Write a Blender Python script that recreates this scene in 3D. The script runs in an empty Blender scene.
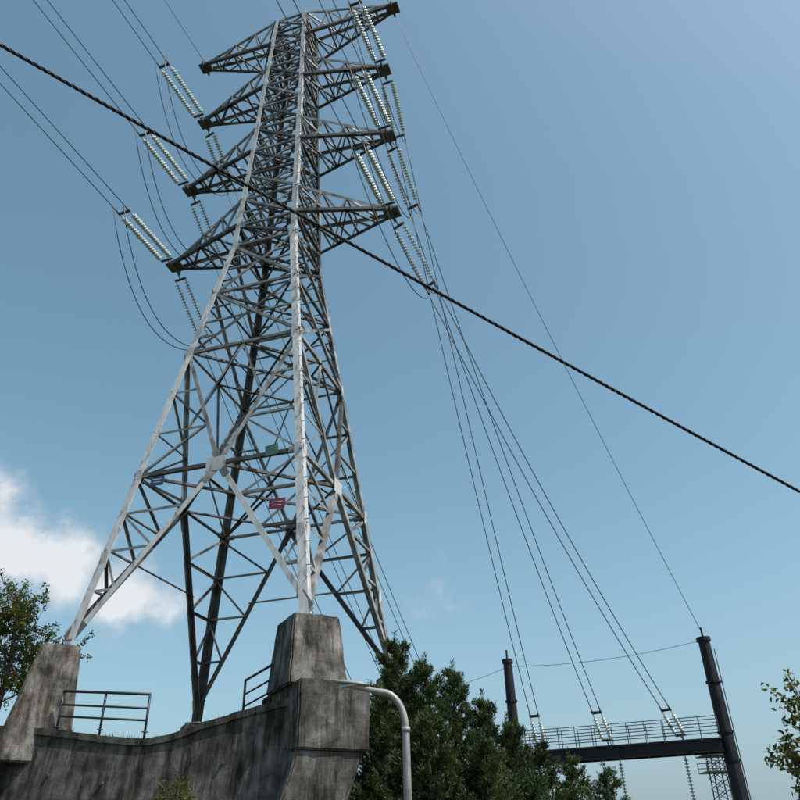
import bpy, math, random
import bmesh
from mathutils import Vector as V, Matrix, noise
random.seed(7)
R=random.uniform
scene=bpy.context.scene
scene.view_settings.view_transform='Standard'; scene.view_settings.look='None'; scene.view_settings.exposure=0
GZ=-1.6
# ---------------------------------------------------------------- materials
def newmat(name):
    m=bpy.data.materials.new(name); m.use_nodes=True
    nt=m.node_tree; b=nt.nodes['Principled BSDF']; return m,nt,b
def ramp(nt,stops,fac):
    r=nt.nodes.new('ShaderNodeValToRGB'); el=r.color_ramp.elements
    while len(el)<len(stops): el.new(.5)
    for e,(p,c) in zip(el,stops): e.position=p; e.color=(*c,1)
    nt.links.new(fac,r.inputs[0]); return r
def noisemat(name,stops,scale=3,rough=.6,metal=0,detail=6,bump=0,bscale=40,mapscale=None,spec=.5):
    m,nt,b=newmat(name)
    tc=nt.nodes.new('ShaderNodeTexCoord'); mp=nt.nodes.new('ShaderNodeMapping')
    if mapscale: mp.inputs['Scale'].default_value=mapscale
    nt.links.new(tc.outputs['Object'],mp.inputs[0])
    n=nt.nodes.new('ShaderNodeTexNoise'); n.inputs['Scale'].default_value=scale; n.inputs['Detail'].default_value=detail
    nt.links.new(mp.outputs[0],n.inputs['Vector'])
    r=ramp(nt,stops,n.outputs[0]); nt.links.new(r.outputs[0],b.inputs['Base Color'])
    b.inputs['Roughness'].default_value=rough; b.inputs['Metallic'].default_value=metal
    b.inputs['Specular IOR Level'].default_value=spec
    if bump:
        n2=nt.nodes.new('ShaderNodeTexNoise'); n2.inputs['Scale'].default_value=bscale; n2.inputs['Detail'].default_value=8
        nt.links.new(tc.outputs['Object'],n2.inputs['Vector'])
        bp=nt.nodes.new('ShaderNodeBump'); bp.inputs['Strength'].default_value=bump; bp.inputs['Distance'].default_value=.03
        nt.links.new(n2.outputs[0],bp.inputs['Height']); nt.links.new(bp.outputs[0],b.inputs['Normal'])
    return m
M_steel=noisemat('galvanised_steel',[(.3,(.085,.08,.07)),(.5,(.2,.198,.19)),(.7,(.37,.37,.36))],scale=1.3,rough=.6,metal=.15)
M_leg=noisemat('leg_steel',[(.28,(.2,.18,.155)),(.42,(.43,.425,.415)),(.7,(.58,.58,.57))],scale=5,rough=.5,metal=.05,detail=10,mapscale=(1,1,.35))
M_dark=noisemat('weathered_shaded_steel',[(.3,(.03,.028,.025)),(.6,(.085,.082,.078))],scale=2,rough=.65,metal=.1)  # dark fittings; on rear and inner tower members, shade put into the colour
M_paint=noisemat('dark_blue_paint',[(.3,(.012,.014,.02)),(.7,(.03,.035,.045))],scale=5,rough=.45)
M_gantry=noisemat('gantry_paint',[(.3,(.008,.009,.012)),(.7,(.018,.02,.025))],scale=1.5,rough=.6,spec=.25)
M_grate=noisemat('gantry_galvanised',[(.3,(.05,.055,.065)),(.7,(.12,.13,.14))],scale=3,rough=.5,metal=.3)
M_porc=noisemat('insulator_glaze',[(.3,(.34,.39,.35)),(.7,(.5,.54,.49))],scale=3,rough=.28,spec=.5)
M_wire=noisemat('aluminium_conductor',[(.3,(.04,.045,.05)),(.7,(.1,.105,.11))],scale=3,rough=.5,metal=.5)
M_cable=noisemat('black_cable',[(.3,(.010,.010,.011)),(.7,(.022,.022,.022))],scale=9,rough=.65,spec=.25)
M_lamp=noisemat('lamp_paint',[(.3,(.17,.17,.16)),(.5,(.28,.28,.265)),(.7,(.35,.35,.33))],scale=4,rough=.55,metal=.2)
M_bark=noisemat('bark',[(.3,(.04,.03,.022)),(.7,(.12,.09,.065))],scale=8,rough=.9,mapscale=(3,3,.6))
M_ground=noisemat('grass_soil',[(.3,(.025,.035,.014)),(.5,(.04,.055,.022)),(.7,(.09,.075,.05))],scale=1.6,rough=.95,bump=.8,bscale=8)
M_blue=noisemat('blue_sign',[(.3,(.02,.03,.09)),(.7,(.03,.045,.13))],scale=4,rough=.4)
M_green=noisemat('green_sign',[(.3,(.05,.11,.08)),(.7,(.08,.16,.12))],scale=4,rough=.4)
M_red=noisemat('red_sign',[(.3,(.17,.015,.04)),(.7,(.24,.025,.055))],scale=4,rough=.4)
M_white=noisemat('white_paint',[(.3,(.6,.6,.58)),(.7,(.78,.78,.76))],scale=4,rough=.5)
M_glass=noisemat('lamp_lens',[(.3,(.5,.5,.48)),(.7,(.6,.6,.58))],scale=4,rough=.2)
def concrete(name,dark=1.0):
    m,nt,b=newmat(name); L=nt.links
    g=nt.nodes.new('ShaderNodeNewGeometry')
    def nz(scale,detail,ms=None,rough=.6):
        mp=nt.nodes.new('ShaderNodeMapping'); 
        if ms: mp.inputs['Scale'].default_value=ms
        L.new(g.outputs['Position'],mp.inputs[0])
        n=nt.nodes.new('ShaderNodeTexNoise'); n.inputs['Scale'].default_value=scale; n.inputs['Detail'].default_value=detail; n.inputs['Roughness'].default_value=rough
        L.new(mp.outputs[0],n.inputs['Vector']); return n
    a=nz(1.3,9,rough=.68); st=nz(3.4,7,(1,1,.10),.7); fine=nz(30,7,rough=.7)
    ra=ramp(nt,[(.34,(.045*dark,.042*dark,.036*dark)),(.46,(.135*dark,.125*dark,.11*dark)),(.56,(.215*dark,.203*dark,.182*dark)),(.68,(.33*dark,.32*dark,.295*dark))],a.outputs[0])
    rs=ramp(nt,[(.38,(.24,.22,.195)),(.47,(.6,.58,.55)),(.56,(1,1,1))],st.outputs[0])
    rf=ramp(nt,[(.3,(.6,.6,.6)),(.7,(1.2,1.2,1.2))],fine.outputs[0])
    m1=nt.nodes.new('ShaderNodeMix'); m1.data_type='RGBA'; m1.blend_type='MULTIPLY'; m1.inputs[0].default_value=1
    L.new(ra.outputs[0],m1.inputs[6]); L.new(rs.outputs[0],m1.inputs[7])
    m2=nt.nodes.new('ShaderNodeMix'); m2.data_type='RGBA'; m2.blend_type='MULTIPLY'; m2.inputs[0].default_value=1
    L.new(m1.outputs[2],m2.inputs[6]); L.new(rf.outputs[0],m2.inputs[7])
    L.new(m2.outputs[2],b.inputs['Base Color']); b.inputs['Roughness'].default_value=.95; b.inputs['Specular IOR Level'].default_value=.25
    sx=nt.nodes.new('ShaderNodeSeparateXYZ'); L.new(g.outputs['Position'],sx.inputs[0])
    md=nt.nodes.new('ShaderNodeMath'); md.operation='FRACT'
    mu=nt.nodes.new('ShaderNodeMath'); mu.operation='MULTIPLY'; mu.inputs[1].default_value=1.15; L.new(sx.outputs[2],mu.inputs[0]); L.new(mu.outputs[0],md.inputs[0])
    gt=nt.nodes.new('ShaderNodeMath'); gt.operation='GREATER_THAN'; gt.inputs[1].default_value=.03; L.new(md.outputs[0],gt.inputs[0])
    ad=nt.nodes.new('ShaderNodeMath'); ad.operation='MULTIPLY_ADD'; ad.inputs[1].default_value=1.4; L.new(fine.outputs[0],ad.inputs[0])
    L.new(gt.outputs[0],ad.inputs[2])
    bp=nt.nodes.new('ShaderNodeBump'); bp.inputs['Strength'].default_value=.6; bp.inputs['Distance'].default_value=.03
    L.new(ad.outputs[0],bp.inputs['Height']); L.new(bp.outputs[0],b.inputs['Normal'])
    return m
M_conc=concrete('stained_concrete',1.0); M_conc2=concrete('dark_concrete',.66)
def leafmat(name,c0,c1,c2,tr=.35):
    m,nt,b=newmat(name); L=nt.links
    g=nt.nodes.new('ShaderNodeNewGeometry')
    n=nt.nodes.new('ShaderNodeTexNoise'); n.inputs['Scale'].default_value=.9; n.inputs['Detail'].default_value=3
    L.new(g.outputs['Position'],n.inputs['Vector'])
    ad=nt.nodes.new('ShaderNodeMath'); ad.operation='MULTIPLY_ADD'; ad.inputs[1].default_value=.35
    L.new(g.outputs['Random Per Island'],ad.inputs[0]); 
    sb=nt.nodes.new('ShaderNodeMath'); sb.operation='SUBTRACT'; sb.inputs[1].default_value=.17; L.new(n.outputs[0],sb.inputs[0]); L.new(sb.outputs[0],ad.inputs[2])
    r=ramp(nt,[(.25,c0),(.5,c1),(.75,c2)],ad.outputs[0])
    L.new(r.outputs[0],b.inputs['Base Color']); b.inputs['Roughness'].default_value=.6; b.inputs['Specular IOR Level'].default_value=.3
    t=nt.nodes.new('ShaderNodeBsdfTranslucent'); L.new(r.outputs[0],t.inputs[0])
    mx=nt.nodes.new('ShaderNodeMixShader'); mx.inputs[0].default_value=tr
    L.new(b.outputs[0],mx.inputs[1]); L.new(t.outputs[0],mx.inputs[2]); L.new(mx.outputs[0],nt.nodes['Material Output'].inputs[0])
    return m
M_con=leafmat('conifer_needles',(.014,.026,.009),(.034,.062,.018),(.085,.12,.03),.2)
M_leaf=leafmat('broad_leaves',(.03,.06,.012),(.08,.11,.02),(.17,.13,.03),.4)
# ---------------------------------------------------------------- mesh helper
class MB:
    def __init__(s): s.v=[]; s.f=[]; s.m=[]; s.mats=[]
    def mi(s,m):
        if m not in s.mats: s.mats.append(m)
        return s.mats.index(m)
    def add(s,vs,fs,m):
        o=len(s.v); i=s.mi(m); s.v+= [tuple(x) for x in vs]
        for f in fs: s.f.append(tuple(o+k for k in f)); s.m.append(i)
    def L(s,A,B,d1,d2,w,m,t=None):
        A=V(A);B=V(B); ax=(B-A).normalized(); t=t or w*.13
        d1=V(d1); d1=(d1-ax*d1.dot(ax)).normalized(); d2=V(d2); d2=d2-ax*d2.dot(ax)-d1*d2.dot(d1); d2.normalize()
        cs=[(0,0),(w,0),(w,t),(t,t),(t,w),(0,w)]
        vs=[P+d1*a+d2*b for P in (A,B) for a,b in cs]
        fs=[(i,(i+1)%6,6+(i+1)%6,6+i) for i in range(6)]+[(5,4,3,0),(3,2,1,0),(6,9,10,11),(6,7,8,9)]
        s.add(vs,fs,m)
    def box(s,c,ax,ay,az,hx,hy,hz,m):
        c=V(c);ax=V(ax).normalized();ay=V(ay).normalized();az=V(az).normalized()
        vs=[c+ax*hx*i+ay*hy*j+az*hz*k for k in(-1,1) for j in(-1,1) for i in(-1,1)]
        s.add(vs,[(0,1,3,2),(4,6,7,5),(0,4,5,1),(2,3,7,6),(0,2,6,4),(1,5,7,3)],m)
    def tube(s,pts,rad,m,n=8,cap=True):
        pts=[V(p) for p in pts]; rs=rad if isinstance(rad,(list,tuple)) else [rad]*len(pts)
        o=len(s.v); up=None; i_m=s.mi(m)
        for k,p in enumerate(pts):
            t=(pts[min(k+1,len(pts)-1)]-pts[max(k-1,0)]).normalized()
            if up is None: up=V((0,0,1)) if abs(t.z)<.9 else V((1,0,0))
            a=(up-t*up.dot(t)).normalized(); b=t.cross(a); up=a
            for j in range(n):
                q=2*math.pi*j/n; s.v.append(tuple(p+(a*math.cos(q)+b*math.sin(q))*rs[k]))
        for k in range(len(pts)-1):
            for j in range(n):
                s.f.append((o+k*n+j,o+k*n+(j+1)%n,o+(k+1)*n+(j+1)%n,o+(k+1)*n+j)); s.m.append(i_m)
        if cap:
            s.f.append(tuple(o+j for j in range(n))[::-1]); s.m.append(i_m)
            e=o+(len(pts)-1)*n; s.f.append(tuple(e+j for j in range(n))); s.m.append(i_m)
    def build(s,name,parent=None,smooth=False):
        me=bpy.data.meshes.new(name); me.from_pydata(s.v,[],s.f)
        for m in s.mats: me.materials.append(m)
        me.polygons.foreach_set('material_index',s.m)
        if smooth: me.polygons.foreach_set('use_smooth',[True]*len(s.f))
        me.update(); ob=bpy.data.objects.new(name,me); scene.collection.objects.link(ob)
        if parent: ob.parent=parent
        return ob
def empty(name):
    e=bpy.data.objects.new(name,None); scene.collection.objects.link(e); return e
# ---------------------------------------------------------------- camera
f=740.768;p=math.radians(32.074);r=math.radians(1.719)
A=V((1,0,0));Bv=V((0,-math.sin(p),math.cos(p)))
right=A*math.cos(r)-Bv*math.sin(r); up=A*math.sin(r)+Bv*math.cos(r); back=right.cross(up)
cd=bpy.data.cameras.new('camera'); cam=bpy.data.objects.new('camera',cd); scene.collection.objects.link(cam)
mt=Matrix((right,up,back)).transposed().to_4x4(); cam.matrix_world=mt
cd.sensor_width=36; cd.lens=f/800*36; cd.clip_end=20000; cd.clip_start=.1; scene.camera=cam
# ---------------------------------------------------------------- light
SUN_AZ=math.radians(118); SUN_EL=math.radians(57)
sd=V((math.sin(SUN_AZ)*math.cos(SUN_EL),math.cos(SUN_AZ)*math.cos(SUN_EL),math.sin(SUN_EL)))
sl=bpy.data.lights.new('sun','SUN'); sl.energy=5; sl.angle=math.radians(.5); sl.color=(1,.96,.9)
so=bpy.data.objects.new('sun',sl); scene.collection.objects.link(so); so.rotation_euler=sd.to_track_quat('Z','Y').to_euler()
w=bpy.data.worlds.new('World'); scene.world=w; w.use_nodes=True; nt=w.node_tree; L=nt.links
bg=nt.nodes['Background']; bg.inputs[1].default_value=.15
sky=nt.nodes.new('ShaderNodeTexSky'); sky.sky_type='NISHITA'; sky.sun_disc=False
sky.sun_elevation=SUN_EL; sky.sun_rotation=SUN_AZ; sky.air_density=1.1; sky.dust_density=2.3; sky.ozone_density=2.4
hs=nt.nodes.new('ShaderNodeHueSaturation'); hs.inputs['Hue'].default_value=.470; hs.inputs['Saturation'].default_value=1.0; hs.inputs['Value'].default_value=1.05
L.new(sky.outputs[0],hs.inputs['Color'])
tc=nt.nodes.new('ShaderNodeTexCoord')
nz=nt.nodes.new('ShaderNodeTexNoise'); nz.inputs['Scale'].default_value=15; nz.inputs['Detail'].default_value=10; nz.inputs['Roughness'].default_value=.56
L.new(tc.outputs['Generated'],nz.inputs['Vector'])
def mth(op,a,b=None,c=None):
    n=nt.nodes.new('ShaderNodeMath'); n.operation=op
    for i,x in enumerate((a,b,c)):
        if x is None: continue
        if isinstance(x,(int,float)): n.inputs[i].default_value=x
        else: L.new(x,n.inputs[i])
    return n.outputs[0]
# low blue-grey haze layer replacing the yellowish horizon band
sp=nt.nodes.new('ShaderNodeSeparateXYZ'); L.new(tc.outputs['Generated'],sp.inputs[0])
hz=mth('EXPONENT',mth('MULTIPLY',mth('MAXIMUM',sp.outputs[2],0.0),-6.5)); hz=mth('MULTIPLY',hz,.85)
hm=nt.nodes.new('ShaderNodeMix'); hm.data_type='RGBA'; L.new(hz,hm.inputs[0]); L.new(hs.outputs[0],hm.inputs[6]); hm.inputs[7].default_value=(2.0,3.1,3.95,1)
L.new(hm.outputs[2],bg.inputs[0])
blobs=[((-.556,1,.395),.075,1),((-.60,1,.46),.05,1.05),((-.475,1,.385),.065,1.05),((-.40,1,.34),.055,1),((-.33,1,.315),.04,.7),((-.62,1,.36),.09,1.05),((.035,1,.297),.05,.46),((.07,1,.29),.035,.32)]
tot=None
for c,rad,wt in blobs:
    c=V(c).normalized()
    vd=nt.nodes.new('ShaderNodeVectorMath'); vd.operation='DISTANCE'; L.new(tc.outputs['Generated'],vd.inputs[0]); vd.inputs[1].default_value=c
    q=mth('DIVIDE',vd.outputs['Value'],rad); q=mth('MULTIPLY',q,q); q=mth('MULTIPLY',q,-1.0); q=mth('EXPONENT',q); q=mth('MULTIPLY',q,wt)
    tot=q if tot is None else mth('MAXIMUM',tot,q)
dn=mth('MULTIPLY_ADD',mth('SUBTRACT',nz.outputs[0],.5),2.1,tot)
mr=nt.nodes.new('ShaderNodeMapRange'); mr.interpolation_type='SMOOTHSTEP'; mr.inputs['From Min'].default_value=.22; mr.inputs['From Max'].default_value=1.0
L.new(dn,mr.inputs['Value'])
msk=mth('MULTIPLY',mr.outputs[0],mth('MINIMUM',mth('MULTIPLY',tot,3.),1.))
msk=mth('MULTIPLY',msk,.9)
bg2=nt.nodes.new('ShaderNodeBackground'); bg2.inputs[1].default_value=1
cr=ramp(nt,[(.3,(.42,.5,.6)),(.65,(.66,.72,.78)),(.95,(.84,.86,.88))],dn); L.new(cr.outputs[0],bg2.inputs[0])
mx=nt.nodes.new('ShaderNodeMixShader'); L.new(msk,mx.inputs[0]); L.new(bg.outputs[0],mx.inputs[1]); L.new(bg2.outputs[0],mx.inputs[2])
L.new(mx.outputs[0],nt.nodes['World Output'].inputs[0])
# ---------------------------------------------------------------- tower
th=math.radians(163.74); u=V((math.cos(th),math.sin(th),0)); v=V((-u.y,u.x,0)); v=-v if v.y<0 else v
C=V((-6.308,29.576,0)); S,SW,ST=9.237,3.572,2.251; ZB=7.;Z4,Z3,Z2,Z1=29.05,35.182,41.427,47.778; ZW=27.55; ZT=48.7
def wd(z): return S+(SW-S)*(z-ZB)/(ZW-ZB) if z<ZW else SW+(ST-SW)*(z-ZW)/(Z1-ZW)
SG={'F':(-1,-1),'L':(1,-1),'B':(1,1),'R':(-1,1)}
def cor(c,z): h=wd(z)/2; a,b=SG[c]; return C+u*a*h+v*b*h+V((0,0,z))
faces=[('F','L',-v),('L','B',u),('B','R',v),('R','F',-u)]
tower=empty('transmission_tower'); T=MB(); up3=V((0,0,1))
PT=6.72
foot={'F':PT,'L':PT,'R':PT,'B':5.5}
for c,(a,b) in SG.items():
    for z0,z1,wz in ((foot[c],13.6,.33),(13.6,ZW,.30),(ZW,38,.27),(38,ZT,.23)):
        T.L(cor(c,z0),cor(c,z1),-a*u,-b*v,wz,M_leg if c in 'FL' else M_dark if c=='B' else M_steel)  # back and right legs in darker steel: their shade is in the colour
    for z in (10,13.6,20.2,ZW):
        q=cor(c,z); 
        T.box(q-a*u*.2-b*v*.0+b*v*.012,u,v,up3,.14,.012,.32,M_leg); T.box(q-b*v*.2+a*u*.012,u,v,up3,.012,.14,.32,M_leg)
    q=cor(c,foot[c]); T.box(q+V((0,0,.03))-a*u*.12-b*v*.12,u,v,up3,.34,.34,.03,M_steel)
    if c in 'FB':
        z=foot[c]+1.5
        while z<ZT-.5:
            q=cor(c,z); d=(a*u) if int(z/.45)%2 else (b*v)
            T.box(q+d*.09,d,up3,d.cross(up3),.1,.012,.012,M_steel); z+=.45
def pick(m):
    return m if m else random.choice((M_steel,M_steel,M_steel,M_dark))
def mem(A,B,n,w,m=None,off=0.0):
    A=V(A);B=V(B); ax=(B-A).normalized(); T.L(A-n*off,B-n*off,ax.cross(n),-n,w,pick(m))
    if w>=.13:
        for P,s in ((A,1),(B,-1)):
            c=P+ax*s*w*2.2-n*(off-.008)+ax.cross(n)*w*.5
            T.box(c,ax,n,ax.cross(n),w*1.6,.006,w*.75,M_steel)
def lerp(a,b,t): return a+(b-a)*t
for a,b,n in faces:
    z0,z1=(PT+.25),13.6
    mid=(cor(a,z1)+cor(b,z1))/2
    for c in (a,b):
        ft=cor(c,z0 if c!='B' else 5.8); lg=cor(c,z1)
        mem(ft,mid,n,.22,M_leg if (n==-v) else M_steel if n==-u else M_dark,.03)  # near face pale, far faces dark: light and shade painted by material
        ks=(.28,.52,.76)
        pl=[];pd=[]
        for k in ks: pl.append(lerp(ft,lg,k)); pd.append(lerp(ft,mid,k))
        for i,k in enumerate(ks):
            mem(pl[i],pd[i],n,.11,None,.06)
            nx=pl[i+1] if i<2 else lg
            mem(pd[i],nx,n,.10,None,.09)
    mem(cor(a,z1),cor(b,z1),n,.16,None,.05)
    e=(cor(b,z1)-cor(a,z1)).normalized()
    T.box(mid+n*.015,e,n,up3,.42,.012,.3,M_leg)
    pa,pb=lerp(cor(a,z0),mid,.52),lerp(cor(b,z0),mid,.52)
    if n in (v,u): mem(pa,pb,n,.08,None,.1)
    z2=20.2
    for c in (a,b):
        top=cor(c,z2); bot=cor(c,z1)
        mem(mid,top,n,.18,None,.03)
        for k in (.33,.66):
            P=lerp(bot,top,k);Q=lerp(mid,top,k); mem(P,Q,n,.10,None,.06)
        mem(lerp(mid,top,.33),lerp(bot,top,.66),n,.09,None,.09)
        mem(lerp(mid,top,.33),bot,n,.09,None,.09)
    mem(cor(a,z2),cor(b,z2),n,.14,None,.05)
    m2=(cor(a,z2)+cor(b,z2))/2
    mem(lerp(mid,cor(a,z2),.5),m2,n,.09,None,.08); mem(lerp(mid,cor(b,z2),.5),m2,n,.09,None,.08)
    lv=[20.2,24.1,27.55,Z4,31.1,33.1,Z3,37.2,39.3,Z2,43.4,45.6,47.2,ZT]
    for i in range(len(lv)-1):
        za,zb_=lv[i],lv[i+1]; w_=.14 if za<28 else .125
        mem(cor(a,za),cor(b,zb_),n,w_,None,.03); mem(cor(b,za),cor(a,zb_),n,w_,None,.03+w_*.14)
        mem(cor(a,zb_),cor(b,zb_),n,w_*.9,None,.06)
        if za>28:
            zm=(za+zb_)/2; mem(cor(a,zm),cor(b,zm),n,.08,None,.09)
        if za<27:
            xx=(cor(a,(za+zb_)/2)+cor(b,(za+zb_)/2))/2
            mem(cor(a,(za+zb_)/2),cor(b,(za+zb_)/2),n,.08,None,.1)
            for c in (a,b):
                mem(lerp(cor(c,za),xx,.5),cor(c,lerp(za,zb_,.25)),n,.07,None,.1)
                mem(lerp(cor(c,zb_),xx,.5),cor(c,lerp(za,zb_,.75)),n,.07,None,.1)
for z in (13.6,20.2,24.1,ZW,Z4,31.1,Z3,37.2,Z2,43.4,47.2):
    w_=.11 if z<28 else .1
    T.L(cor('F',z),cor('B',z),up3,u,w_,M_dark); T.L(cor('L',z)+V((0,0,.1)),cor('R',z)+V((0,0,.1)),up3,v,w_,M_dark)  # inner bracing coloured dark to stand in for shade inside the lattice
    if z<21:
        ms=[(cor(a,z)+cor(b,z))/2 for a,b,n in faces]
        for i in range(4): T.L(ms[i],ms[(i+1)%4],up3,(ms[(i+2)%4]-ms[i]),.12,M_dark)
tips={}
for i,(z,ar,al) in enumerate(((Z1,6.766,6.766),(Z2,6.049,6.0),(Z3,6.224,6.2),(Z4,6.341,6.341))):
    for side in (-1,1):
        tip=C+u*side*(ar if side<0 else al)+V((0,0,z)); tips[(i+1,side)]=tip
        cs=('F','R') if side<0 else ('L','B')
        zl,zt=(z-.0,z+2.05) if i else (z-1.7,ZT)
        tw=.28
        TB=[tip-v*tw,tip+v*tw]
        lo=[cor(c,zl) for c in cs]; hi=[cor(c,zt) for c in cs]
        for k in (0,1):
            sgn=-1 if k==0 else 1; nn=v*sgn
            T.L(lo[k],TB[k]+u*side*.25,-nn,up3,.19,M_dark); T.L(hi[k],TB[k]+V((0,0,.12)),-nn,-up3,.16,M_steel)
            n_=3; prev=hi[k]
            for q in range(1,n_+1):
                t=q/(n_+.6); a_=lerp(lo[k],TB[k],t-.1); b_=lerp(hi[k],TB[k],t)
                T.L(a_,b_,nn*-1,u,.1,M_steel); T.L(prev,a_,nn*-1,u,.1,M_steel); prev=b_
        for P,Q,mm in ((lo,TB,M_dark),(hi,TB,M_steel)):
            pr=None
            for q in range(0,4):
                t=q/3.6; a_=lerp(P[0],Q[0],t); b_=lerp(P[1],Q[1],t)
                T.L(a_,b_,up3,u,.1,mm)
                if pr: T.L(pr[0] if q%2 else pr[1],b_ if q%2 else a_,up3,u,.09,mm)
                pr=(a_,b_)
        T.box(tip+u*side*.1-V((0,0,.02)),u,v,up3,.42,.36,.06,M_dark); T.box(tip+u*side*.12-V((0,0,.1)),v,u,up3,.5,.06,.13,M_dark)
T.build('lattice_body',tower)
def plate(name,c,n,hw,hh,m,extra=True,tilt=0):
    P=MB(); e=up3.cross(n).normalized(); uu=(up3+e*tilt).normalized(); e=(e-up3*tilt).normalized()
    P.box(c,e,n,uu,hw,.01,hh,m)
    if extra:
        P.box(c+n*.012+uu*hh*.35,e,n,uu,hw*.7,.004,hh*.06,M_white); P.box(c+n*.012-uu*hh*.3,e,n,uu,hw*.55,.004,hh*.06,M_white)
    P.box(c-n*.06+uu*hh*.8,e,n,uu,.03,.06,.03,M_steel)
    P.build(name,tower)
def onface(t,z,o=.08): 
    return lerp(cor('L',z),cor('F',z),t)-v*o
plate('sign_plate_blue',onface(.17,13.2),-v,.3,.2,M_blue,True,.05)
plate('sign_plate_green',onface(.83,13.75),-v,.27,.22,M_green,False,-.12)
plate('sign_plate_red',onface(.87,11.25),-v,.32,.2,M_red,True,.04)
# ---------------------------------------------------------------- insulators & wires
def insul(mb,A,B,rad=.155,pitch=.17,seg=10):
    A=V(A);B=V(B);ax=(B-A); Ln=ax.length; ax.normalize()
    a=ax.orthogonal().normalized(); b=ax.cross(a)
    prof=[(0,.03)]; n=int((Ln-.4)/pitch); s0=.2
    for k in range(n):
        s=s0+k*pitch; prof+=[(s,.035),(s+.03,.05),(s+.045,rad),(s+.07,rad),(s+.09,.07),(s+.11,.035)]
    prof+=[(Ln,.03)]
    o=len(mb.v); i=mb.mi(M_porc)
    for s,rr in prof:
        for j in range(seg):
            q=2*math.pi*j/seg; mb.v.append(tuple(A+ax*s+(a*math.cos(q)+b*math.sin(q))*rr))
    for k in range(len(prof)-1):
        for j in range(seg):
            mb.f.append((o+k*seg+j,o+k*seg+(j+1)%seg,o+(k+1)*seg+(j+1)%seg,o+(k+1)*seg+j)); mb.m.append(i)
def sagline(A,B,sag,n=24):
    A=V(A);B=V(B); return [lerp(A,B,k/n)-V((0,0,4*sag*(k/n)*(1-k/n))) for k in range(n+1)]
def double_string(mb,P,d,length,link=.45,SEP=.31):
    d=V(d).normalized(); s=d.cross(up3).normalized()*SEP
    ends=[]
    mb.tube([P,P+d*link],.035,M_dark,6); mb.box(P+d*link,s,d,d.cross(s),SEP+.06,.07,.02,M_dark)
    for k in (-1,1):
        a=P+d*link+s*k; b=a+d*(length-link*2); insul(mb,a,b,.155 if length>3 else .12); 
    E=P+d*(length-link); mb.box(E,s,d,d.cross(s),SEP+.06,.08,.02,M_dark)
    for k in (-1,1):
        e=E+s*k; mb.tube([e,e+d*link],.04,M_dark,6); ends.append(e+d*link)
    return ends
I=MB(); Wn=MB()
gpt={4:V((15.07,44.9,5.45)),3:V((11.28,46.3,5.45)),2:V((7.7,47.6,5.45))}
ltgt={4:V((-1.5,60,6)),3:V((1,59,6)),2:V((3.5,58,6))}
din=V((-.335,-.935,.035))
GI=MB()
for i in (2,3,4):
    for side in (-1,1):
        tip=tips[(i,side)]+u*side*.15-V((0,0,.15))
        e_in=double_string(I,tip-v*.3,din,4.6)
        tg=gpt[i] if side<0 else ltgt[i]
        dd=(tg-tip); dd.normalize(); dd=(dd+V((0,0,-.06))).normalized()
        e_out=double_string(I,tip+v*.3,dd,4.4)
        if side<0:
            dg=(tip-tg).normalized()
            dg=(dg+V((0,0,-.05))).normalized(); e_g=double_string(GI,tg,dg,2.3,.3,.24)
        else:
            s_=dd.cross(up3).normalized()*.24; e_g=[tg-s_*1,tg+s_*1]
        s0=(e_out[1]-e_out[0]); s1=(e_g[1]-e_g[0])
        if s0.dot(s1)<0: e_g=e_g[::-1]
        for k in (0,1):
            Wn.tube(sagline(e_out[k],e_g[k],.9),.026,M_wire,5)
            far=e_in[k]+V((-.335,-.935,0))*150+V((0,0,9))
            Wn.tube(sagline(e_in[k],far,1.2,30),.024,M_wire,5)
        for k in (0,1):
            a=e_in[k]; b=e_out[1-k]; pts=[]
            for q in range(17):
                t=q/16; pp=lerp(a,b,t)+u*side*.25*math.sin(math.pi*t); pp.z-=2.9*(math.sin(math.pi*t)**.75); pts.append(pp)
            I.tube(pts,.026,M_wire,5)
for side,tg in ((-1,V((17.19,44.11,11.0))),(1,V((6.24,62,10)))):
    tip=tips[(1,side)]
    if side<0: Wn.tube(sagline(tip,tg,.9),.018,M_wire,5)
    Wn.tube(sagline(tip,tip+V((-.335,-.935,0))*150+V((0,0,9)),1.2,30),.018,M_wire,5)
I.build('insulator_strings',tower,True)
Wn.build('power_line',None,True)
def twisted(name,P0,P1,sag,rad,pitch,strands=3):
    mb=MB(); base=sagline(P0,P1,sag,900); Ln=(V(P1)-V(P0)).length
    ax=(V(P1)-V(P0)).normalized(); a=ax.cross(up3).normalized(); b=ax.cross(a)
    for s in range(strands):
        pts=[]
        for k,q in enumerate(base):
            g=2*math.pi*(k/900*Ln/pitch)+2*math.pi*s/strands; pts.append(q+(a*math.cos(g)+b*math.sin(g))*rad)
        mb.tube(pts,rad*.92,M_cable,6)
    return mb.build(name,None,True)
Ac=V((-5.44,6,9.92)); Bc=V((7.01,12,5.46)); dc=Bc-Ac
twisted('overhead_cable',Ac-dc*.35,Bc+dc*.35,.18,.015,.34)
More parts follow.
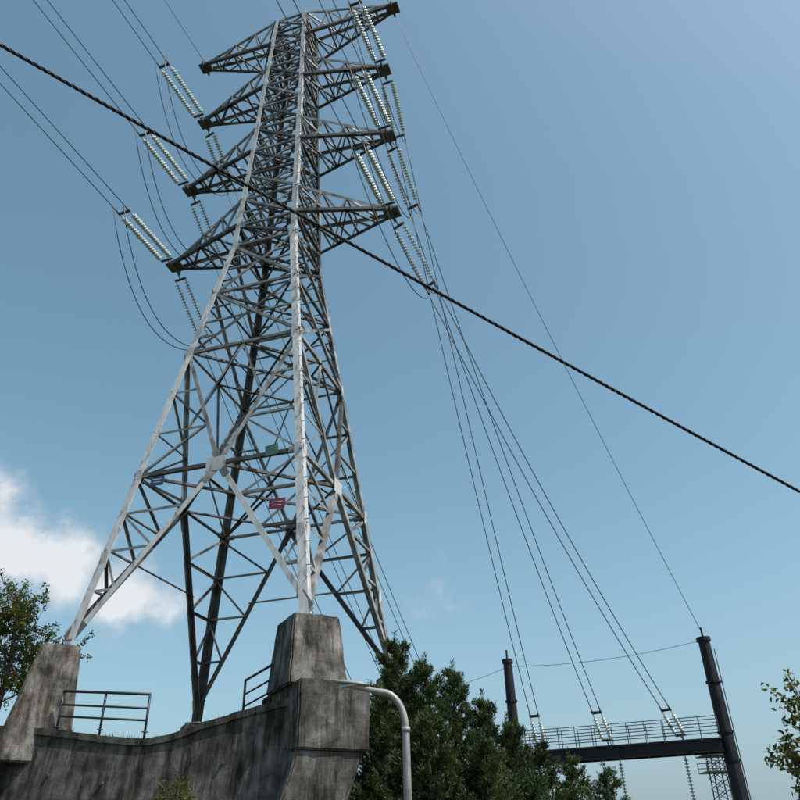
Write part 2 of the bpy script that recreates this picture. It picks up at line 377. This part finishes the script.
# ---------------------------------------------------------------- pedestals, wall
e1=V((.877,.48,0)); e2=V((-.48,.877,0))
def hexa(mb,bot,top,m,bev=0):
    mb.add(list(bot)+list(top),[(3,2,1,0),(4,5,6,7)]+[(i,(i+1)%4,4+(i+1)%4,4+i) for i in range(4)],m)
def rect(c,x0,x1,y0,y1,z): return [c+e1*a+e2*b+V((0,0,z)) for a,b in((x0,y0),(x1,y0),(x1,y1),(x0,y1))]
def bevel(ob,w=.05):
    me=ob.data
    bm=bmesh.new(); bm.from_mesh(me); bmesh.ops.recalc_face_normals(bm,faces=bm.faces)
    bmesh.ops.bevel(bm,geom=list(bm.edges),offset=w,segments=2,affect='EDGES')
    bmesh.ops.subdivide_edges(bm,edges=[e for e in bm.edges if e.calc_length()>.3],cuts=10,use_grid_fill=True)
    for q in bm.verts:
        q.co+=noise.noise_vector(q.co*2.3)*.03+noise.noise_vector(q.co*7)*.018
    bm.to_mesh(me); bm.free(); return ob
Fp=V((-3.1,22.2,0))
P=MB(); hexa(P,rect(Fp,-.18,1.72,.45,2.5,4.55),rect(Fp,-.02,1.5,.68,2.25,6.7),M_conc); 
ped=empty('concrete_pedestal'); bevel(P.build('upper_block',ped))
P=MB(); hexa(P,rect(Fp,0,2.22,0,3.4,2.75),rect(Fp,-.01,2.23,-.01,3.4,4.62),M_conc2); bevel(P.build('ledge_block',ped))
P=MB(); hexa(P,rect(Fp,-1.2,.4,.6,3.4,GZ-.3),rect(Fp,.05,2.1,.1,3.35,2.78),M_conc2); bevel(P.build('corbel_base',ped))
Lc=cor('L',7);Lc.z=0; Rc=cor('R',7);Rc.z=0; Bc_=cor('B',5.5);Bc_.z=0
P=MB(); hexa(P,rect(Lc,-1.55,.75,-1.0,1.3,3.0),rect(Lc,-.75,.5,-.6,.6,6.7),M_conc); bevel(P.build('concrete_pedestal',None))
P=MB(); hexa(P,rect(Rc,-1.0,1.0,-1.0,1.0,GZ-.2),rect(Rc,-.6,.6,-.6,.6,6.7),M_conc); bevel(P.build('concrete_pedestal',None))
P=MB(); hexa(P,rect(Bc_,-.7,.7,-.7,.7,2.0),rect(Bc_,-.5,.5,-.5,.5,5.48),M_conc); bevel(P.build('concrete_pedestal',None))
wl0=[(-30,31.6,4.3),(-16,27.0,4.25),(-13.6,26.0,4.2),(-11.3,25.3,3.92),(-9.6,24.8,3.62),(-8.1,24.4,3.42),(-7.2,24.2,3.5),(-6.2,23.9,3.75),(-5.2,23.6,3.95),(-4.2,23.2,4.1),(-3.3,22.85,4.2)]
wl=[]
for i in range(len(wl0)-1):
    k_=max(1,int((wl0[i+1][0]-wl0[i][0])/.2))
    for k in range(k_):
        t=k/k_; q=[lerp(wl0[i][j],wl0[i+1][j],t) for j in range(3)]
        q[2]+=noise.noise(V((q[0]*3,0,0)))*.03+noise.noise(V((q[0]*11,5,0)))*.015; wl.append(tuple(q))
wl.append(wl0[-1])
P=MB(); th_=.45; wn=V((-.27,-.96,0)); vs=[]
for x,y,z in wl:
    q=V((x,y,0)); vs+= [q+wn*.5+V((0,0,GZ-.3)),q+V((0,0,z-.2)),q+wn*.07+V((0,0,z-.195)),q+wn*.07+V((0,0,z)),q-wn*th_+V((0,0,z)),q-wn*th_+V((0,0,GZ-.3))]
fs=[]
for i in range(len(wl)-1):
    for j in range(6): fs.append((i*6+j,(i+1)*6+j,(i+1)*6+(j+1)%6,i*6+(j+1)%6))
fs+=[tuple(range(6)),tuple((len(wl)-1)*6+k for k in range(6))[::-1]]
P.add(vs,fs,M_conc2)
for k,(x,y,z) in enumerate(wl):
    if k%9==4 and x>-16:
        q=V((x,y,z-1.3))+wn*(.5*1.3/(z-GZ)); P.tube([q-wn*.1,q+wn*.06],.05,M_dark,8)
P.build('retaining_wall')
P=MB(); top=[(-30,31.9),(-16,27.4),(-13.6,26.4),(-8.1,24.8),(-3.4,23.7),(-3.0,25.4),(-2.6,34),(-1,48),(-30,60)]
cen=V((-12,38,3.3)); vs=[V((x,y,3.15)) for x,y in top]+[V((x*1.0+(.8 if i>=5 and i<8 else 0),y,GZ-.2)) for i,(x,y) in enumerate(top)]+[cen]
nT=len(top); P.add(vs,[(i,(i+1)%nT,2*nT) for i in range(nT)]+[(i,nT+i,nT+(i+1)%nT,(i+1)%nT) for i in range(nT)],M_ground); P.build('terrace')
P=MB(); P.add([(-3000,-3000,GZ),(3000,-3000,GZ),(3000,3000,GZ),(-3000,3000,GZ)],[(0,1,2,3)],M_ground); P.build('ground')
M_asph=noisemat('asphalt',[(.3,(.035,.035,.036)),(.7,(.065,.065,.063))],scale=6,rough=.9,bump=.3,bscale=60)
P=MB(); P.add([(-200,-4,GZ+.004),(200,-4,GZ+.004),(200,4,GZ+.004),(-200,4,GZ+.004)],[(0,1,2,3)],M_asph)
P.add([(-200,-3.7,GZ+.008),(200,-3.7,GZ+.008),(200,-3.58,GZ+.008),(-200,-3.58,GZ+.008)],[(0,1,2,3)],M_white)
P.add([(-200,3.58,GZ+.008),(200,3.58,GZ+.008),(200,3.7,GZ+.008),(-200,3.7,GZ+.008)],[(0,1,2,3)],M_white); P.build('road')
P=MB(); P.box((0,4.12,GZ+.06),(1,0,0),(0,1,0),(0,0,1),200,.1,.07,M_conc); P.build('kerb')
def railing(name,P0,P1,h,nposts,slant=False):
    mb=MB();P0=V(P0);P1=V(P1)
    for k in range(nposts):
        q=lerp(P0,P1,k/(nposts-1)); mb.tube([q-V((0,0,.25)),q+V((0,0,h))],.04,M_paint,6); mb.box(q,(1,0,0),(0,1,0),(0,0,1),.08,.08,.01,M_paint)
    for t in (1,.62,.3): mb.tube([P0+V((0,0,h*t)),P1+V((0,0,h*t))],.034 if t<1 else .045,M_paint,6)
    mb.build(name,None,True)
railing('metal_railing',(-11.3,25.5,4.0),(-8.15,24.6,3.65),1.1,3)
railing('metal_railing',(-5.3,25.2,4.05),(-4.25,24.0,4.25),1.15,2)
# ---------------------------------------------------------------- street lamp
P=MB(); lx=-.07; ly=14.
pts=[(lx,ly,GZ),(lx,ly,2.0)]; rad=[.085,.062]
for k in range(1,9):
    a=math.pi/2*k/8; pts.append((lx-.42*(1-math.cos(a)),ly,2.0+.62*math.sin(a)+.0)); rad.append(.058)
pts.append((lx-.85,ly,2.72)); rad.append(.045); pts.append((lx-1.12,ly,2.77)); rad.append(.04)
P.tube(pts,rad,M_lamp,12); P.tube([(lx,ly,GZ),(lx,ly,GZ+.5)],.11,M_lamp,12); P.tube([(lx,ly,1.95),(lx,ly,2.03)],.075,M_lamp,12)
lamp=empty('street_lamp'); P.build('pole',lamp,True)
H=MB(); 
sec=[(-.02,.04,.04),(.1,.09,.05),(.3,.11,.06),(.48,.1,.05),(.58,.05,.025)]
vs=[];fs=[]
for i,(s,a,b) in enumerate(sec):
    for j in range(10):
        q=2*math.pi*j/10; vs.append((lx-.65-s,ly+a*math.cos(q),2.74+.12*s+b*math.sin(q)*(1 if math.sin(q)>0 else .45)))
for i in range(len(sec)-1):
    for j in range(10): fs.append((i*10+j,i*10+(j+1)%10,(i+1)*10+(j+1)%10,(i+1)*10+j))
fs+=[tuple(range(10)),tuple(40+j for j in range(10))]
H.add(vs,fs,M_lamp); H.box((lx-.95,ly,2.745),(1,0,.12),(0,1,0),(0,0,1),.18,.08,.012,M_glass); H.build('lamp_head',lamp,True)
# ---------------------------------------------------------------- gantry
gan=empty('substation_gantry'); G1=V((17.19,44.11,0));G2=V((6.24,48.17,0)); P=MB()
for G,rr in ((G1,.38),(G2,.33)):
    P.tube([G+V((0,0,GZ)),G+V((0,0,4.5)),G+V((0,0,10.7))],[rr*1.15,rr,rr*.82],M_gantry,14)
    P.tube([G+V((0,0,10.5)),G+V((0,0,10.72))],rr*1.05,M_gantry,14); P.tube([G+V((0,0,10.7)),G+V((0,0,11.3))],.06,M_gantry,6)
    for z in (4.2,5.6,8.2): P.tube([G+V((0,0,z)),G+V((0,0,z+.12))],rr*1.12,M_gantry,14)
gd=(G1-G2).normalized(); gn=V((gd.y,-gd.x,0)); 
G0=G2-gd*1.2; GE=G1-gd*.3
mid=(G0+GE)/2; hl=(GE-G0).length/2
for s in (-1,1):
    P.box(mid+gn*s*.55+V((0,0,5.3)),gd,gn,up3,hl,.06,.035,M_gantry); P.box(mid+gn*s*.55+V((0,0,4.72)),gd,gn,up3,hl,.06,.035,M_gantry)
    P.box(mid+gn*s*.55+V((0,0,5.0)),gd,gn,up3,hl,.015,.26,M_gantry)
    for k in range(11):
        q=lerp(G0,GE,(k+.5)/11)+gn*s*.575; P.box(q+V((0,0,5.0)),gd,gn,up3,.02,.02,.25,M_gantry)
nb=16
for k in range(nb+1):
    q=lerp(G0,GE,k/nb); P.box(q+V((0,0,4.73)),gd,gn,up3,.04,.5,.04,M_gantry)
P.build('posts_and_beam',gan)
P=MB()
P.box(mid+V((0,0,5.36)),gd,gn,up3,hl,.6,.015,M_grate)
for s in (-1,1):
    for z in (5.75,6.1,6.45): P.tube([G0+gn*s*.6+V((0,0,z)),GE+gn*s*.6+V((0,0,z))],.025,M_grate,6)
    for k in range(14): q=lerp(G0,GE,k/13)+gn*s*.6; P.tube([q+V((0,0,5.3)),q+V((0,0,6.45))],.025,M_grate,6)
for s in (-1,1): P.tube([G1+gd*.45+gn*s*.2+V((0,0,GZ)),G1+gd*.45+gn*s*.2+V((0,0,10))],.025,M_grate,6)
z=GZ+.3
while z<10: P.tube([G1+gd*.45-gn*.2+V((0,0,z)),G1+gd*.45+gn*.2+V((0,0,z))],.015,M_grate,5); z+=.35
P.build('walkway',gan)
for t in (.80,.50,.25):
    q=lerp(G2,G1,t)-gn*.1+V((0,0,4.68)); insul(GI,q,q-V((0,0,3.2)),.13)
GI.build('gantry_insulators',gan,True)
P=MB(); P.tube(sagline(G1+V((0,0,10.6)),G2+V((0,0,10.3)),.35),.014,M_wire,5); P.tube(sagline(G2+V((0,0,10.3)),(-2,52,9.6),.5),.014,M_wire,5); P.build('tie_wire',gan,True)
P=MB(); mc=V((33.2,90,0))
for a in (-1,1):
    for b in (-1,1): P.tube([mc+V((a*.9,b*.9,GZ)),mc+V((a*.6,b*.6,9.5))],.07,M_grate,5)
for z in range(-1,9):
    for a in (-1,1):
        P.tube([mc+V((-.8,a*.8,z)),mc+V((.8,a*.8,z+1))],.04,M_grate,4); P.tube([mc+V((.8,a*.8,z)),mc+V((-.8,a*.8,z+1))],.04,M_grate,4)
for z in (7.6,9.2):
    P.box(mc+V((0,0,z)),(1,0,0),(0,1,0),(0,0,1),1.5,1.5,.06,M_grate)
    for a in (-1,1):
        for zz in (.5,1.0): P.tube([mc+V((-1.5,a*1.5,z+zz)),mc+V((1.5,a*1.5,z+zz))],.04,M_grate,4)
        for x in (-1.5,-.5,.5,1.5): P.tube([mc+V((x,a*1.5,z)),mc+V((x,a*1.5,z+1))],.04,M_grate,4)
P.build('telecom_mast')
# ---------------------------------------------------------------- trees
def tri_leaf(mb,c,d,n,l,w,m):
    s=d.cross(n); 
    if s.length<1e-4: return
    s.normalize(); mb.add([c-s*w*.5,c+d*l*.45+s*w*.5,c+d*l,c+d*l*.45-s*w*.5],[(0,1,2,3)],m)
def rv(): 
    z=R(-1,1);a=R(0,2*math.pi);q=math.sqrt(1-z*z); return V((q*math.cos(a),q*math.sin(a),z))
def conifer(base,h,rad,n,seed,cl=0.15):
    random.seed(seed); mb=MB(); base=V(base)
    lean=V((R(-.3,.3),R(-.3,.3),0))
    tp=[base+lean*(t*t)+V((0,0,h*t*.97)) for t in [k/8 for k in range(9)]]
    mb.tube(tp,[max(.02,.16*(1-k/8.5)) for k in range(9)],M_bark,7)
    nb=int(30*h/6)
    for k in range(nb):
        t=cl+(1-cl)*(k/nb)**.95; a=k*2.4+R(-.4,.4)
        rl=rad*(1-t)**.7*R(.55,1.25)+.14
        o=base+lean*t*t+V((0,0,h*t*.95)); d=V((math.cos(a),math.sin(a),0))
        pts=[]
        for q in range(6):
            x=q/5; pts.append(o+d*rl*x+V((0,0,rl*(.15*x+.5*x*x)))+rv()*.03*rl)
        mb.tube(pts,[.035*(1-x/6) for x in range(6)],M_bark,4,False)
        ns=int(n/nb*(.35+rl/rad))
        for s in range(ns):
            x=R(.12,1.0)**.75; i=min(4,int(x*5)); c=lerp(pts[i],pts[i+1],x*5-i)
            spread=.09+.24*rl*(1-x)*.6+.06
            c=c+V((R(-1,1),R(-1,1),R(-.7,.8)))*spread
            dd=(d*.55+V((0,0,.75))+rv()*.55).normalized()
            for g in range(6):
                d2=(dd+rv()*.5).normalized(); tri_leaf(mb,c+rv()*.05,d2,rv(),R(.10,.22),R(.025,.045),M_con)
    for s in range(90):
        c=tp[-1]+V((R(-.06,.06),R(-.06,.06),R(-.8,.3))); tri_leaf(mb,c,(V((0,0,.8))+rv()*.6).normalized(),rv(),.16,.035,M_con)
    return mb.build('conifer_tree')
for i,(x,y,zt,rad,n) in enumerate([(-.3,28,7.35,1.9,5400),(.75,27.2,6.3,1.7,3800),(1.55,28.0,6.2,1.8,4000),(2.5,28.5,5.2,1.8,3600),(3.6,29,4.4,1.8,3000),(4.8,30,3.8,1.8,2600),(6.0,31,3.4,1.6,2000),(7.3,31.5,2.95,1.2,1400),(.6,25.8,4.2,1.7,3000),(2.4,26.3,3.5,1.8,2600),(-.75,25.7,5.0,1.5,3200),(4.2,27.5,2.6,1.6,1800),(-.9,29.5,6.3,1.6,2600)]):
    conifer((x,y,GZ),zt-GZ,rad,n,i+3,.2 if i!=10 else .08)
def broadleaf(name,base,h,rad,n,seed,ls=.13,tilt=0):
    random.seed(seed); mb=MB(); base=V(base)
    cc=base+V((0,0,h-rad*.95))
    mb.tube([base,base+V((.05,0,h*.3)),base+V((.1,.05,h*.6)),cc],[.13,.1,.07,.04] if rad>1 else [.03,.025,.02,.01],M_bark,7)
    twigs=[]
    for k in range(34):
        o=lerp(base+V((.05,0,h*.3)),cc,R(.1,1)); e=cc+rv()*rad*R(.5,1.0); e.z=max(e.z,base.z+h*.3)
        m_=lerp(o,e,.5)+rv()*.2*min(1,rad)+V((0,0,-.1)); mb.tube([o,m_,e],[.035,.02,.008] if rad>1 else [.01,.008,.004],M_bark,4,False)
        for q in range(6):
            s=lerp(m_,e,R(.1,1)); e3=s+(rv()+(e-o).normalized()*.6)*rad*.28; mb.tube([s,e3],[.012,.005] if rad>1 else [.004,.002],M_bark,3,False); twigs.append((s,e3))
    for k in range(n):
        s,e=random.choice(twigs); c=lerp(s,e,R(.1,1.1))+rv()*R(0,.2)
        tri_leaf(mb,c,(rv()+V((0,0,-.4))).normalized(),rv(),ls*R(.7,1.2),ls*.55,M_leaf)
    return mb.build(name)
broadleaf('broadleaf_tree',(-16.8,32,3.1),8.1,2.6,11000,5,.14)
broadleaf('broadleaf_tree',(-19.6,33,3.1),7.8,2.6,7500,6,.14)
broadleaf('broadleaf_tree',(8.2,15,GZ),4.4,1.5,8500,8,.12)
broadleaf('shrub',(-5.9,27,3.1),1.5,.5,900,9,.09)
broadleaf('shrub',(-6.4,22.9,GZ),3.9,.55,1200,10,.09)
broadleaf('shrub',(-9.2,23.4,GZ),3.0,.5,900,11,.09)
random.seed(4); P=MB()
for k in range(1500):
    i=random.randrange(len(wl)-1); x,y,z=wl[i]
    if noise.noise(V((x*1.3,2,0)))<.02: continue
    c=V((x,y,z-.06))-wn*R(.1,.45)+V((R(-.1,.1),0,0)); tri_leaf(P,c,(V((0,0,1))+rv()*.5).normalized(),rv(),R(.08,.26),.02,M_leaf)
P.build('grass')
